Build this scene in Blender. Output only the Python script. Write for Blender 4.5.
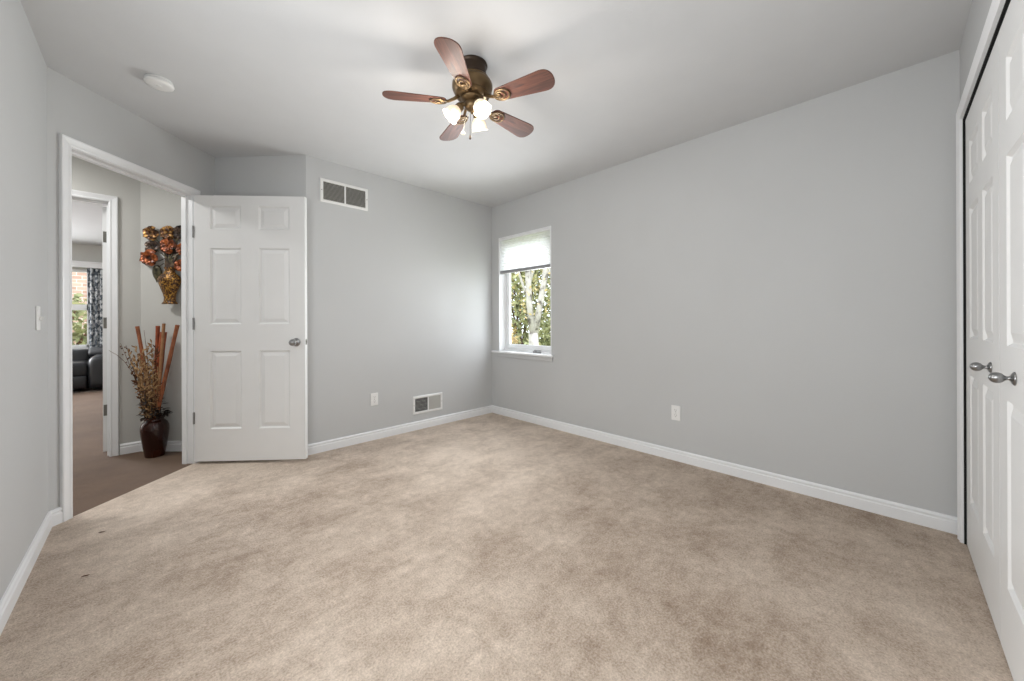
import bpy, bmesh, math, random
from mathutils import Vector, Matrix
random.seed(7)
S = bpy.context.scene
PI = math.pi
for o in list(bpy.data.objects): bpy.data.objects.remove(o)

# ------------------------------------------------------------------ camera, world, lights, exposure
CAMZ = 1.082
cam = bpy.data.objects.new('camera', bpy.data.cameras.new('camera'))
S.collection.objects.link(cam); S.camera = cam
cam.data.sensor_width = 36.0
cam.data.lens = 36.0 * 370.0 / 1024.0
cam.data.shift_y = -19.2 / 1024.0
cam.data.clip_start = 0.02; cam.data.clip_end = 200
cam.matrix_world = (Matrix.Translation((0, 0, CAMZ)) @ Matrix.Rotation(math.radians(-44.37), 4, 'Z')
                    @ Matrix.Rotation(math.radians(90), 4, 'X') @ Matrix.Rotation(math.radians(-0.2), 4, 'Z'))
w = bpy.data.worlds.new('world'); S.world = w; w.use_nodes = True
bg = w.node_tree.nodes['Background']
bg.inputs[0].default_value = (0.86, 0.93, 1.0, 1); bg.inputs[1].default_value = 4.4
S.view_settings.view_transform = 'Standard'; S.view_settings.look = 'None'
S.view_settings.exposure = -0.13; S.view_settings.gamma = 1; S.view_settings.use_curve_mapping = False
BULB_W = 3.4; BULB_COL = (1.0, 0.93, 0.85)

def area_light(name, loc, rot, sx, sy, watts, col=(1, 1, 1), spread=180):
    l = bpy.data.lights.new(name, 'AREA'); l.shape = 'RECTANGLE'; l.size = sx; l.size_y = sy
    l.energy = watts; l.color = col; l.spread = math.radians(spread)
    o = bpy.data.objects.new(name, l); S.collection.objects.link(o); o.location = loc; o.rotation_euler = rot
    return o
# daylight through the window on the far wall, then unseen fill lamps added for brightness
area_light('daylight_window_far', (2.984, 2.80, 1.2), (0, math.radians(90), 0), 0.85, 0.66, 4.5, (0.96, 0.98, 1.0), 150)
area_light('daylight_window_sky', (2.97, 2.80, 1.25), Vector((-1, -.55, .15)).to_track_quat('-Z', 'Y').to_euler(), 0.85, 0.62, 20, (0.96, 0.98, 1.0), 120)
area_light('fill_left_wall', (-0.36, 0.85, 1.35), (0, math.radians(-90), 0), 1.1, 1.5, 34, (0.955, 0.98, 1.0))  # added fill lamp beside the camera; no window is built there
area_light('hall_fill', (-1.0, 3.85, 2.40), (0, 0, 0), 0.3, 0.3, 22, (0.98, 0.98, 0.97))  # unseen lamp added to brighten the hall, without a fitting
area_light('living_fill', (-2.9, 9.55, 1.4), (math.radians(-90), 0, 0), 1.8, 1.3, 330, (0.97, 0.98, 1.0))  # added lamp standing in for daylight; solid wall behind it

# ------------------------------------------------------------------ materials
def newmat(name):
    m = bpy.data.materials.new(name); m.use_nodes = True
    return m, m.node_tree, m.node_tree.nodes['Principled BSDF']
def s2l(c):
    return tuple(((x / 255) / 12.92 if x / 255 <= 0.04045 else ((x / 255 + 0.055) / 1.055) ** 2.4) for x in c)
def plain(name, rgb, rough=0.6, metal=0.0, bump=0.0, bscale=80, spec=0.5, var=0.0, vscale=6):
    m, nt, b = newmat(name)
    c = s2l(rgb)
    b.inputs['Roughness'].default_value = rough; b.inputs['Metallic'].default_value = metal
    b.inputs['Specular IOR Level'].default_value = spec
    tc = nt.nodes.new('ShaderNodeTexCoord')
    n = nt.nodes.new('ShaderNodeTexNoise'); n.inputs['Scale'].default_value = vscale
    nt.links.new(tc.outputs['Object'], n.inputs['Vector'])
    r = nt.nodes.new('ShaderNodeValToRGB')
    r.color_ramp.elements[0].position = 0.3; r.color_ramp.elements[1].position = 0.7
    r.color_ramp.elements[0].color = tuple(x * (1 - var) for x in c) + (1,)
    r.color_ramp.elements[1].color = tuple(min(1, x * (1 + var)) for x in c) + (1,)
    nt.links.new(n.outputs['Fac'], r.inputs['Fac']); nt.links.new(r.outputs['Color'], b.inputs['Base Color'])
    if bump:
        n2 = nt.nodes.new('ShaderNodeTexNoise'); n2.inputs['Scale'].default_value = bscale; n2.inputs['Detail'].default_value = 3
        nt.links.new(tc.outputs['Object'], n2.inputs['Vector'])
        bp = nt.nodes.new('ShaderNodeBump'); bp.inputs['Strength'].default_value = bump; bp.inputs['Distance'].default_value = 0.004
        nt.links.new(n2.outputs['Fac'], bp.inputs['Height']); nt.links.new(bp.outputs['Normal'], b.inputs['Normal'])
    return m
M = {}
M['wall'] = plain('wall_paint', (197, 198, 198), 0.55, bump=0.12, bscale=140, var=0.012, vscale=2, spec=0.3)
M['hall_wall'] = plain('hall_paint', (200, 199, 194), 0.6, bump=0.1, bscale=140, var=0.012, vscale=2, spec=0.3)
M['ceiling'] = plain('ceiling_paint', (211, 212, 213), 0.8, bump=0.1, bscale=90, var=0.01, spec=0.2)
M['trim'] = plain('white_trim_paint', (238, 239, 240), 0.35, spec=0.5, var=0.01)
M['door'] = plain('white_door_paint', (230, 230, 229), 0.42, bump=0.06, bscale=200, var=0.01)
M['dark'] = plain('dark_void', (14, 14, 14), 0.9)  # shade of the closet hollow put in as near-black colour
M['duct'] = plain('dark_duct', (34, 33, 31), 0.8)
M['plastic'] = plain('white_plastic', (236, 236, 234), 0.35)
M['slot'] = plain('slot_dark', (50, 48, 46), 0.6)
M['nickel'] = plain('satin_nickel', (150, 150, 150), 0.28, metal=1.0, var=0.05, vscale=30)
M['steel'] = plain('dull_steel', (120, 118, 112), 0.4, metal=0.9, var=0.08, vscale=40)
M['louver'] = plain('grey_louver', (178, 176, 170), 0.5)
M['brass'] = plain('antique_brass', (112, 92, 66), 0.36, metal=0.85, var=0.25, vscale=18)
M['bronze'] = plain('dark_bronze', (62, 50, 40), 0.38, metal=0.7, var=0.2, vscale=16)
M['leather'] = plain('black_leather', (34, 36, 40), 0.33, bump=0.25, bscale=60, var=0.15, vscale=5)
M['ball'] = plain('ivory_ball', (238, 230, 210), 0.3)
M['brick_sill'] = plain('concrete', (170, 166, 158), 0.9, bump=0.2)

BIG_OFF = (29.0, 26.8, 2.7)  # offset puts the far floor's brightness and near-right darkening into the carpet colour
def carpet(name, light, dark, nap=0.5, ramp=(0.36, 0.66)):
    m, nt, b = newmat(name)
    L = nt.links.new; N = nt.nodes.new
    b.inputs['Roughness'].default_value = 1.0; b.inputs['Specular IOR Level'].default_value = 0.1
    b.inputs['Sheen Weight'].default_value = 0.15
    tc = N('ShaderNodeTexCoord')
    mp = N('ShaderNodeMapping'); mp.inputs['Rotation'].default_value = (0, 0, math.radians(40)); mp.inputs['Scale'].default_value = (1.0, 1.1, 1)
    L(tc.outputs['Object'], mp.inputs['Vector'])
    a = N('ShaderNodeTexNoise'); a.inputs['Scale'].default_value = 3.0; a.inputs['Detail'].default_value = 8; a.inputs['Roughness'].default_value = 0.62; a.inputs['Distortion'].default_value = 0.25
    L(mp.outputs[0], a.inputs['Vector'])
    a.inputs['Roughness'].default_value = 0.72
    mp2 = N('ShaderNodeMapping'); mp2.inputs['Scale'].default_value = (0.7, 7.0, 1)          # vacuum strokes
    L(tc.outputs['Object'], mp2.inputs['Vector'])
    c = N('ShaderNodeTexNoise'); c.inputs['Scale'].default_value = 1.6; c.inputs['Detail'].default_value = 5; c.inputs['Roughness'].default_value = 0.6
    L(mp2.outputs[0], c.inputs['Vector'])
    g = N('ShaderNodeTexNoise'); g.inputs['Scale'].default_value = 26; g.inputs['Detail'].default_value = 6; g.inputs['Roughness'].default_value = 0.7
    L(tc.outputs['Object'], g.inputs['Vector'])
    f = N('ShaderNodeTexNoise'); f.inputs['Scale'].default_value = 135; f.inputs['Detail'].default_value = 3; f.inputs['Roughness'].default_value = 0.7
    L(tc.outputs['Object'], f.inputs['Vector'])
    big = N('ShaderNodeTexNoise'); big.inputs['Scale'].default_value = 0.42; big.inputs['Detail'].default_value = 1
    mp3 = N('ShaderNodeMapping'); mp3.inputs['Location'].default_value = BIG_OFF; L(tc.outputs['Object'], mp3.inputs['Vector']); L(mp3.outputs[0], big.inputs['Vector'])
    wsum = None; tot = 0
    for nd, wt in ((big, 0.75), (a, 1.0), (c, 0.26), (g, 0.55), (f, 0.90)):
        mm = N('ShaderNodeMath'); mm.operation = 'MULTIPLY_ADD'; mm.inputs[1].default_value = wt; L(nd.outputs['Fac'], mm.inputs[0]); tot += wt
        if wsum is None: mm.inputs[2].default_value = 0
        else: L(wsum.outputs[0], mm.inputs[2])
        wsum = mm
    m3 = N('ShaderNodeMath'); m3.operation = 'MULTIPLY'; m3.inputs[1].default_value = 1 / tot; L(wsum.outputs[0], m3.inputs[0])
    r = N('ShaderNodeValToRGB'); r.color_ramp.elements[0].position = ramp[0]; r.color_ramp.elements[1].position = ramp[1]
    r.color_ramp.elements[0].color = s2l(dark) + (1,); r.color_ramp.elements[1].color = s2l(light) + (1,)
    L(m3.outputs[0], r.inputs['Fac']); L(r.outputs['Color'], b.inputs['Base Color'])
    bp = N('ShaderNodeBump'); bp.inputs['Strength'].default_value = nap; bp.inputs['Distance'].default_value = 0.008
    L(f.outputs['Fac'], bp.inputs['Height']); L(bp.outputs['Normal'], b.inputs['Normal'])
    return m
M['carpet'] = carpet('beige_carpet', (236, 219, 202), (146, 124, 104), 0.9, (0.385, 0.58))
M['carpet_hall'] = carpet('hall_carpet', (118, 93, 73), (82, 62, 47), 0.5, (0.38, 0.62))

def wood_mat():
    m, nt, b = newmat('walnut_blade'); L = nt.links.new; N = nt.nodes.new
    tc = N('ShaderNodeTexCoord'); mp = N('ShaderNodeMapping'); mp.inputs['Scale'].default_value = (2.2, 22, 22)
    L(tc.outputs['Object'], mp.inputs['Vector'])
    n = N('ShaderNodeTexNoise'); n.inputs['Scale'].default_value = 2.2; n.inputs['Detail'].default_value = 6; n.inputs['Distortion'].default_value = 1.6
    L(mp.outputs[0], n.inputs['Vector'])
    r = N('ShaderNodeValToRGB'); e = r.color_ramp.elements
    e[0].position = 0.3; e[0].color = s2l((58, 32, 26)) + (1,); e[1].position = 0.7; e[1].color = s2l((112, 68, 52)) + (1,)
    L(n.outputs['Fac'], r.inputs['Fac']); L(r.outputs['Color'], b.inputs['Base Color'])
    b.inputs['Roughness'].default_value = 0.5
    return m
M['wood'] = wood_mat()

def glow_glass():
    m, nt, b = newmat('frosted_lamp_glass')
    b.inputs['Base Color'].default_value = (0.95, 0.84, 0.66, 1); b.inputs['Roughness'].default_value = 0.5
    b.inputs['Emission Color'].default_value = (1.0, 0.80, 0.55, 1); b.inputs['Emission Strength'].default_value = 0.35
    b.inputs['Transmission Weight'].default_value = 0.3
    return m
M['shade_glass'] = glow_glass()
def emit(name, col, st):
    m, nt, b = newmat(name)
    b.inputs['Base Color'].default_value = col + (1,); b.inputs['Emission Color'].default_value = col + (1,)
    b.inputs['Emission Strength'].default_value = st
    return m
M['bulb'] = emit('lit_bulb', (1.0, 0.93, 0.82), 5.0)

def fabric_shade():
    m, nt, b = newmat('cellular_shade_fabric'); L = nt.links.new; N = nt.nodes.new
    out = nt.nodes['Material Output']
    tc = N('ShaderNodeTexCoord'); wv = N('ShaderNodeTexWave'); wv.bands_direction = 'Z'; wv.inputs['Scale'].default_value = 26
    L(tc.outputs['Object'], wv.inputs['Vector'])
    r = N('ShaderNodeValToRGB'); r.color_ramp.elements[0].color = (0.92, 0.92, 0.92, 1); r.color_ramp.elements[1].color = (0.98, 0.98, 0.98, 1)
    L(wv.outputs['Fac'], r.inputs['Fac']); L(r.outputs['Color'], b.inputs['Base Color'])
    t = N('ShaderNodeBsdfTranslucent'); L(r.outputs['Color'], t.inputs['Color'])
    mx = N('ShaderNodeMixShader'); mx.inputs[0].default_value = 0.9
    L(b.outputs[0], mx.inputs[1]); L(t.outputs[0], mx.inputs[2]); L(mx.outputs[0], out.inputs['Surface'])
    return m
M['fabric_shade'] = fabric_shade()
def glass():
    m, nt, b = newmat('window_glass'); out = nt.nodes['Material Output']
    t = nt.nodes.new('ShaderNodeBsdfTransparent'); t.inputs[0].default_value = (0.985, 0.985, 0.985, 1)
    g = nt.nodes.new('ShaderNodeBsdfGlossy'); g.inputs['Roughness'].default_value = 0.02
    fr = nt.nodes.new('ShaderNodeFresnel'); fr.inputs['IOR'].default_value = 1.35
    mx = nt.nodes.new('ShaderNodeMixShader')
    ge = nt.nodes.new('ShaderNodeNewGeometry'); inv = nt.nodes.new('ShaderNodeMath'); inv.operation = 'SUBTRACT'; inv.inputs[0].default_value = 1.0
    mu = nt.nodes.new('ShaderNodeMath'); mu.operation = 'MULTIPLY'          # reflect only where light enters the pane, never inside it
    nt.links.new(ge.outputs['Backfacing'], inv.inputs[1]); nt.links.new(fr.outputs[0], mu.inputs[0]); nt.links.new(inv.outputs[0], mu.inputs[1])
    nt.links.new(mu.outputs[0], mx.inputs[0]); nt.links.new(t.outputs[0], mx.inputs[1]); nt.links.new(g.outputs[0], mx.inputs[2])
    nt.links.new(mx.outputs[0], out.inputs['Surface'])
    return m
M['glass'] = glass()
def ramp_noise(name, stops, scale, rough=0.5, metal=0.0, detail=4, bump=0.0, bs=40):
    m, nt, b = newmat(name); L = nt.links.new; N = nt.nodes.new
    tc = N('ShaderNodeTexCoord'); n = N('ShaderNodeTexNoise'); n.inputs['Scale'].default_value = scale; n.inputs['Detail'].default_value = detail
    L(tc.outputs['Object'], n.inputs['Vector'])
    r = N('ShaderNodeValToRGB'); cr = r.color_ramp
    while len(cr.elements) < len(stops): cr.elements.new(0.5)
    for e, (p, c) in zip(cr.elements, stops): e.position = p; e.color = s2l(c) + (1,)
    L(n.outputs['Fac'], r.inputs['Fac']); L(r.outputs['Color'], b.inputs['Base Color'])
    b.inputs['Roughness'].default_value = rough; b.inputs['Metallic'].default_value = metal
    if bump:
        n2 = N('ShaderNodeTexNoise'); n2.inputs['Scale'].default_value = bs; L(tc.outputs['Object'], n2.inputs['Vector'])
        bp = N('ShaderNodeBump'); bp.inputs['Strength'].default_value = bump; bp.inputs['Distance'].default_value = 0.01
        L(n2.outputs['Fac'], bp.inputs['Height']); L(bp.outputs['Normal'], b.inputs['Normal'])
    return m
M['vase_glaze'] = ramp_noise('oxblood_glaze', [(0.3, (30, 9, 6)), (0.7, (60, 24, 13))], 7, 0.14)
M['vase_gold'] = ramp_noise('gold_mosaic', [(0.42, (44, 26, 14)), (0.52, (112, 72, 28)), (0.66, (190, 142, 56))], 85, 0.35, 0.4, bump=0.6, bs=60)
M['flower_red'] = ramp_noise('copper_petal', [(0.35, (52, 28, 16)), (0.5, (132, 66, 32)), (0.65, (196, 110, 58))], 30, 0.35, 0.35)
M['flower_gold'] = ramp_noise('gold_petal', [(0.35, (50, 32, 22)), (0.5, (104, 66, 36)), (0.65, (206, 156, 86))], 34, 0.35, 0.4)
M['flower_dark'] = ramp_noise('dark_petal', [(0.35, (36, 26, 24)), (0.55, (80, 62, 50)), (0.7, (120, 100, 78))], 30, 0.4, 0.35)
M['leaf_metal'] = ramp_noise('green_bronze_leaf', [(0.35, (38, 38, 28)), (0.6, (96, 88, 60)), (0.72, (150, 138, 96))], 40, 0.4, 0.3)
M['bamboo'] = ramp_noise('reddish_cane', [(0.3, (116, 62, 36)), (0.7, (168, 100, 62))], 14, 0.5)
M['bamboo_red'] = ramp_noise('rust_cane', [(0.3, (130, 58, 28)), (0.7, (176, 88, 48))], 14, 0.5)
M['bamboo_tan'] = ramp_noise('tan_cane', [(0.3, (140, 96, 60)), (0.7, (184, 134, 92))], 14, 0.5)
M['dry_gold'] = ramp_noise('dry_straw', [(0.3, (126, 90, 56)), (0.7, (200, 164, 118))], 30, 0.7)
M['dry_brown'] = ramp_noise('dry_brown', [(0.3, (62, 38, 26)), (0.7, (124, 82, 50))], 30, 0.7)
M['dry_dark'] = ramp_noise('dry_dark_leaf', [(0.3, (26, 20, 18)), (0.7, (56, 42, 32))], 30, 0.6)
M['bark'] = ramp_noise('pale_bark', [(0.36, (96, 90, 82)), (0.46, (170, 164, 155)), (0.8, (200, 195, 187))], 6, 0.9, bump=0.3)
M['leaf_green'] = ramp_noise('green_leaf', [(0.3, (104, 112, 72)), (0.5, (148, 150, 104)), (0.7, (190, 182, 134))], 2.5, 0.7)
M['leaf_yellow'] = ramp_noise('yellow_leaf', [(0.3, (146, 132, 84)), (0.5, (188, 168, 112)), (0.7, (212, 182, 138))], 2.5, 0.7)
M['leaf_dark'] = ramp_noise('dark_leaf', [(0.3, (76, 82, 66)), (0.7, (132, 132, 102))], 2.5, 0.8)
M['lawn'] = ramp_noise('lawn', [(0.3, (110, 124, 76)), (0.7, (164, 164, 110))], 6, 0.95)
M['curtain'] = ramp_noise('patterned_curtain', [(0.42, (84, 92, 102)), (0.5, (160, 166, 172)), (0.58, (222, 224, 226))], 20, 0.9, detail=2)
def brick_mat():
    m, nt, b = newmat('pale_brick'); L = nt.links.new; N = nt.nodes.new
    tc = N('ShaderNodeTexCoord'); mp = N('ShaderNodeMapping'); mp.inputs['Rotation'].default_value = (math.radians(90), 0, 0)
    br = N('ShaderNodeTexBrick'); br.inputs['Color1'].default_value = s2l((196, 164, 146)) + (1,); br.inputs['Color2'].default_value = s2l((172, 136, 120)) + (1,)
    br.inputs['Mortar'].default_value = s2l((206, 200, 190)) + (1,); br.inputs['Scale'].default_value = 2.6; br.inputs['Mortar Size'].default_value = 0.02
    L(tc.outputs['Object'], mp.inputs['Vector']); L(mp.outputs[0], br.inputs['Vector']); L(br.outputs['Color'], b.inputs['Base Color'])
    b.inputs['Roughness'].default_value = 0.95
    return m
M['brick'] = brick_mat()

# ------------------------------------------------------------------ mesh helpers
def link(name, bm, mat, parent=None, smooth=False, bevel=0, subsurf=0, recalc=True):
    if recalc: bmesh.ops.recalc_face_normals(bm, faces=bm.faces[:])
    me = bpy.data.meshes.new(name); bm.to_mesh(me); bm.free()
    me.materials.append(mat)
    o = bpy.data.objects.new(name, me); S.collection.objects.link(o)
    if smooth:
        for p in me.polygons: p.use_smooth = True
    if bevel:
        md = o.modifiers.new('bevel', 'BEVEL'); md.width = bevel; md.segments = 2; md.limit_method = 'ANGLE'
    if subsurf:
        md = o.modifiers.new('subsurf', 'SUBSURF'); md.levels = subsurf; md.render_levels = subsurf
    if parent is not None: o.parent = parent
    return o
def smooth_by_angle(o, deg=40):
    me = o.data
    for p in me.polygons: p.use_smooth = True
    me.set_sharp_from_angle(angle=math.radians(deg))
    return o
def tag(o, label=None, cat=None, group=None, kind=None):
    if label: o['label'] = label
    if cat: o['category'] = cat
    if group: o['group'] = group
    if kind: o['kind'] = kind
    return o
def empty(name, loc=(0, 0, 0), rz=0.0, label=None, cat=None, group=None, kind=None):
    o = bpy.data.objects.new(name, None); S.collection.objects.link(o); o.location = loc; o.rotation_euler = (0, 0, rz)
    o.empty_display_size = 0.05
    return tag(o, label, cat, group, kind)
def struct(name, bm, mat, **k):
    o = link(name, bm, mat, **k); o['kind'] = 'structure'; return o
def box(bm, x0, x1, y0, y1, z0, z1, mtx=None):
    v = [bm.verts.new((x, y, z)) for x in (x0, x1) for y in (y0, y1) for z in (z0, z1)]
    if mtx is not None:
        for q in v: q.co = mtx @ q.co
    for f in ((0, 1, 3, 2), (4, 6, 7, 5), (0, 4, 5, 1), (2, 3, 7, 6), (0, 2, 6, 4), (1, 5, 7, 3)):
        bm.faces.new([v[i] for i in f])
    return v
def prism(bm, poly, z0, z1):
    a = [bm.verts.new((x, y, z0)) for x, y in poly]; b = [bm.verts.new((x, y, z1)) for x, y in poly]
    n = len(poly)
    bm.faces.new(a); bm.faces.new(b)
    for i in range(n): bm.faces.new((a[i], a[(i + 1) % n], b[(i + 1) % n], b[i]))
def lathe(bm, prof, seg=32, mtx=None, cap=True, sy=1.0):
    rings = []
    for r, z in prof:
        ring = [bm.verts.new((r * math.cos(2 * PI * k / seg), sy * r * math.sin(2 * PI * k / seg), z)) for k in range(seg)]
        if mtx is not None:
            for q in ring: q.co = mtx @ q.co
        rings.append(ring)
    for a, b in zip(rings, rings[1:]):
        for k in range(seg): bm.faces.new((a[k], a[(k + 1) % seg], b[(k + 1) % seg], b[k]))
    if cap: bm.faces.new(rings[0]); bm.faces.new(rings[-1])
def tube(bm, pts, radii, seg=8, cap=True):
    pts = [Vector(p) for p in pts]
    if not hasattr(radii, '__len__'): radii = [radii] * len(pts)
    t0 = (pts[1] - pts[0]).normalized()
    up = Vector((0, 0, 1)) if abs(t0.z) < 0.9 else Vector((1, 0, 0))
    nrm = (up - t0 * up.dot(t0)).normalized()
    rings = []
    for i, p in enumerate(pts):
        t = (pts[min(i + 1, len(pts) - 1)] - pts[max(i - 1, 0)]).normalized()
        nrm = (nrm - t * nrm.dot(t)).normalized(); bn = t.cross(nrm)
        rings.append([bm.verts.new(p + (nrm * math.cos(2 * PI * k / seg) + bn * math.sin(2 * PI * k / seg)) * radii[i]) for k in range(seg)])
    for a, b in zip(rings, rings[1:]):
        for k in range(seg): bm.faces.new((a[k], a[(k + 1) % seg], b[(k + 1) % seg], b[k]))
    if cap: bm.faces.new(rings[0]); bm.faces.new(rings[-1])
def sweep(bm, path, prof, to3d, closed=False):
    """profile (o, h): o along the left normal of the 2-D path (mitred), h out of its plane"""
    P = [Vector(p) for p in path]; n = len(P); rings = []
    for i in range(n):
        ds = []
        if i > 0 or closed: ds.append((P[i] - P[i - 1]).normalized())
        if i < n - 1 or closed: ds.append((P[(i + 1) % n] - P[i]).normalized())
        ns = [Vector((-q.y, q.x)) for q in ds]
        m = sum(ns, Vector((0, 0))).normalized(); k = 1.0 / m.dot(ns[0])
        rings.append([bm.verts.new(to3d(P[i] + m * (o * k), h)) for o, h in prof])
    c = len(prof)
    pairs = list(zip(rings, rings[1:])) + ([(rings[-1], rings[0])] if closed else [])
    for a, b in pairs:
        for j in range(c): bm.faces.new((a[j], a[(j + 1) % c], b[(j + 1) % c], b[j]))
    if not closed: bm.faces.new(rings[0]); bm.faces.new(rings[-1])
def panel_slab(bm, w, h, t, panels, groove=0.010):
    """moulded door leaf: x 0..w, z 0..h, faces at y=0 and y=-t, six raised panels on both faces"""
    xs = sorted({0, w} | {p[0] for p in panels} | {p[1] for p in panels})
    zs = sorted({0, h} | {p[2] for p in panels} | {p[3] for p in panels})
    for y, s in ((0, -1), (-t, 1)):
        V = {}
        def vt(x, z, yy=y):
            k = (round(x, 5), round(z, 5), round(yy, 5))
            if k not in V: V[k] = bm.verts.new((x, yy, z))
            return V[k]
        for i in range(len(xs) - 1):
            for j in range(len(zs) - 1):
                cx, cz = (xs[i] + xs[i + 1]) / 2, (zs[j] + zs[j + 1]) / 2
                if any(p[0] < cx < p[1] and p[2] < cz < p[3] for p in panels): continue
                bm.faces.new((vt(xs[i], zs[j]), vt(xs[i + 1], zs[j]), vt(xs[i + 1], zs[j + 1]), vt(xs[i], zs[j + 1])))
        for x0, x1, z0, z1 in panels:
            steps = [(0, 0), (0.010, groove), (0.016, groove), (0.042, 0.0015), (0.046, 0.0015)]
            rg = []
            for ins, dep in steps:
                yy = y + s * dep
                rg.append([vt(x0 + ins, z0 + ins, yy), vt(x1 - ins, z0 + ins, yy), vt(x1 - ins, z1 - ins, yy), vt(x0 + ins, z1 - ins, yy)])
            for a, b in zip(rg, rg[1:]):
                for k in range(4): bm.faces.new((a[k], a[(k + 1) % 4], b[(k + 1) % 4], b[k]))
            bm.faces.new(rg[-1])
    for (xa, za, xb, zb) in ((0, 0, w, 0), (w, 0, w, h), (w, h, 0, h), (0, h, 0, 0)):
        bm.faces.new([bm.verts.new(q) for q in ((xa, 0, za), (xb, 0, zb), (xb, -t, zb), (xa, -t, za))])
    bmesh.ops.remove_doubles(bm, verts=bm.verts[:], dist=1e-5)

# ------------------------------------------------------------------ plan (metres)
H = 2.44
R = 2.912; B = 3.318; L = -0.387; C = -0.247
P0 = Vector((L, 3.115)); P1 = Vector((0.384, 3.886)); P2 = Vector((0.908, B))
q = 2 ** -0.5
DT = 0.078                                   # thickness of the doorway wall
def Dw(s, out=0.0): return Vector((P0.x + s * q - out * -q, P0.y + s * q - out * q))   # out > 0: into the bedroom
S0, S1, DH = 0.104, 0.880, 2.055             # doorway opening along the diagonal wall
KX0, KX1, KH = 1.262, 2.806, 2.048            # closet opening
HB = 4.365                                   # hall wall: u + v
AV = 4.42; A0, A1 = -1.05, -0.240            # hall wall with the living-room doorway
AT = 0.114

def floor_poly(name, poly, mat, z=0.0):
    bm = bmesh.new(); prism(bm, poly, z - 0.12, z); return struct(name, bm, mat)
bed = [(R, C), (R, B), (P2.x, P2.y), (P1.x, P1.y), (P0.x, P0.y), (L, C), (KX0, C), (KX0, C - .05), (KX1, C - .05), (KX1, C)]
floor_poly('floor', bed, M['carpet'])
hallp = [tuple(P0), tuple(P1), (0.377, 3.988), (-0.055, AV), (-0.055, AV + AT), (-3.0, AV + AT), (-3.0, 3.115)]
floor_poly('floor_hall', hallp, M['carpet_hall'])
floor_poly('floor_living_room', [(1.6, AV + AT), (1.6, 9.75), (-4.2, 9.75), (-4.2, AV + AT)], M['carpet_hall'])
bm = bmesh.new(); prism(bm, [(R + .1, C - .1), (R + .1, B + .1), (0.9, B + .1), (0.36, 4.0), (P0.x - .05, P0.y + .05), (L - .1, P0.y), (L - .1, C - .1)], H, H + 0.1)
struct('ceiling', bm, M['ceiling'])
bm = bmesh.new(); prism(bm, [(-.45, 3.12), (0.36, 3.93), (0.40, 4.05), (-0.0, AV + .05), (-3.1, AV + .05), (-3.1, 3.05), (-.5, 3.05)], H + 0.001, H + 0.1)
struct('ceiling_hall', bm, M['ceiling'])
bm = bmesh.new(); box(bm, -4.3, 1.7, AV + .05, 9.85, H, H + .1); struct('ceiling_living_room', bm, M['ceiling'])

# walls of the bedroom
WY0, WY1, WZ0, WZ1 = 2.404, 3.197, 0.735, 2.052
bm = bmesh.new()
box(bm, R, R + .15, C - .13, WY0, 0, H); box(bm, R, R + .15, WY1, B + .15, 0, H)
box(bm, R, R + .15, WY0, WY1, 0, WZ0); box(bm, R, R + .15, WY0, WY1, WZ1, H)
struct('wall_right', bm, M['wall'])
bm = bmesh.new(); prism(bm, [(P2.x, B), (R, B), (R, B + .15), (HB - B - .15, B + .15)], 0, H); struct('wall_back', bm, M['wall'])
bm = bmesh.new(); prism(bm, [tuple(P1), tuple(P2), (HB - B - .15, B + .15), (0.377, 3.988)], 0, H); struct('wall_alcove', bm, M['wall'])
def dquad(sa, sb): return [tuple(Dw(sa)), tuple(Dw(sb)), tuple(Dw(sb, -DT)), tuple(Dw(sa, -DT))]
bm = bmesh.new()
prism(bm, dquad(0.0, S0 - .02), 0, H); prism(bm, [tuple(Dw(S1 + .02)), tuple(P1), (0.377, 3.988), tuple(Dw(S1 + .02, -DT))], 0, H)
prism(bm, dquad(S0 - .02, S1 + .02), DH + .02, H); struct('wall_doorway', bm, M['wall'])
bm = bmesh.new(); box(bm, L - .113, L, C - .13, P0.y, 0, H); struct('wall_left', bm, M['wall'])
bm = bmesh.new()
box(bm, L - .113, KX0, C - .12, C, 0, H); box(bm, KX1 + 0.006, R, C - .12, C, 0, H); box(bm, KX0, KX1 + .006, C - .12, C, KH, H)
struct('wall_closet', bm, M['wall'])
bm = bmesh.new()
box(bm, KX0 - .2, R + .1, C - .75, C - .70, 0, H); box(bm, KX0 - .25, KX0 - .2, C - .75, C - .12, 0, H); box(bm, R + .1, R + .15, C - .75, C - .12, 0, H)
box(bm, KX0 - .2, R + .1, C - .70, C - .12, H - .02, H + .05); box(bm, KX0 - .2, R + .1, C - .70, C - .05, -.05, 0.0)
struct('wall_closet_interior', bm, M['dark'])
# hall walls
bm = bmesh.new(); prism(bm, [(0.377, 3.988), (-0.055, AV), (-0.055, AV + .14), (0.43, 4.075)], 0, H); struct('wall_hall_end', bm, M['hall_wall'])
bm = bmesh.new(); box(bm, A1 + .02, -0.055, AV, AV + AT, 0, H); box(bm, -3.1, A0 - .02, AV, AV + AT, 0, H); box(bm, A0 - .02, A1 + .02, AV, AV + AT, DH + .02, H)
struct('wall_hall', bm, M['hall_wall'])
bm = bmesh.new(); box(bm, -3.1, L - .113, 3.0, 3.115, 0, H); struct('wall_hall_near', bm, M['hall_wall'])
bm = bmesh.new(); box(bm, -3.1, -3.0, 3.115, AV, 0, H); struct('wall_hall_left', bm, M['hall_wall'])
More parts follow.
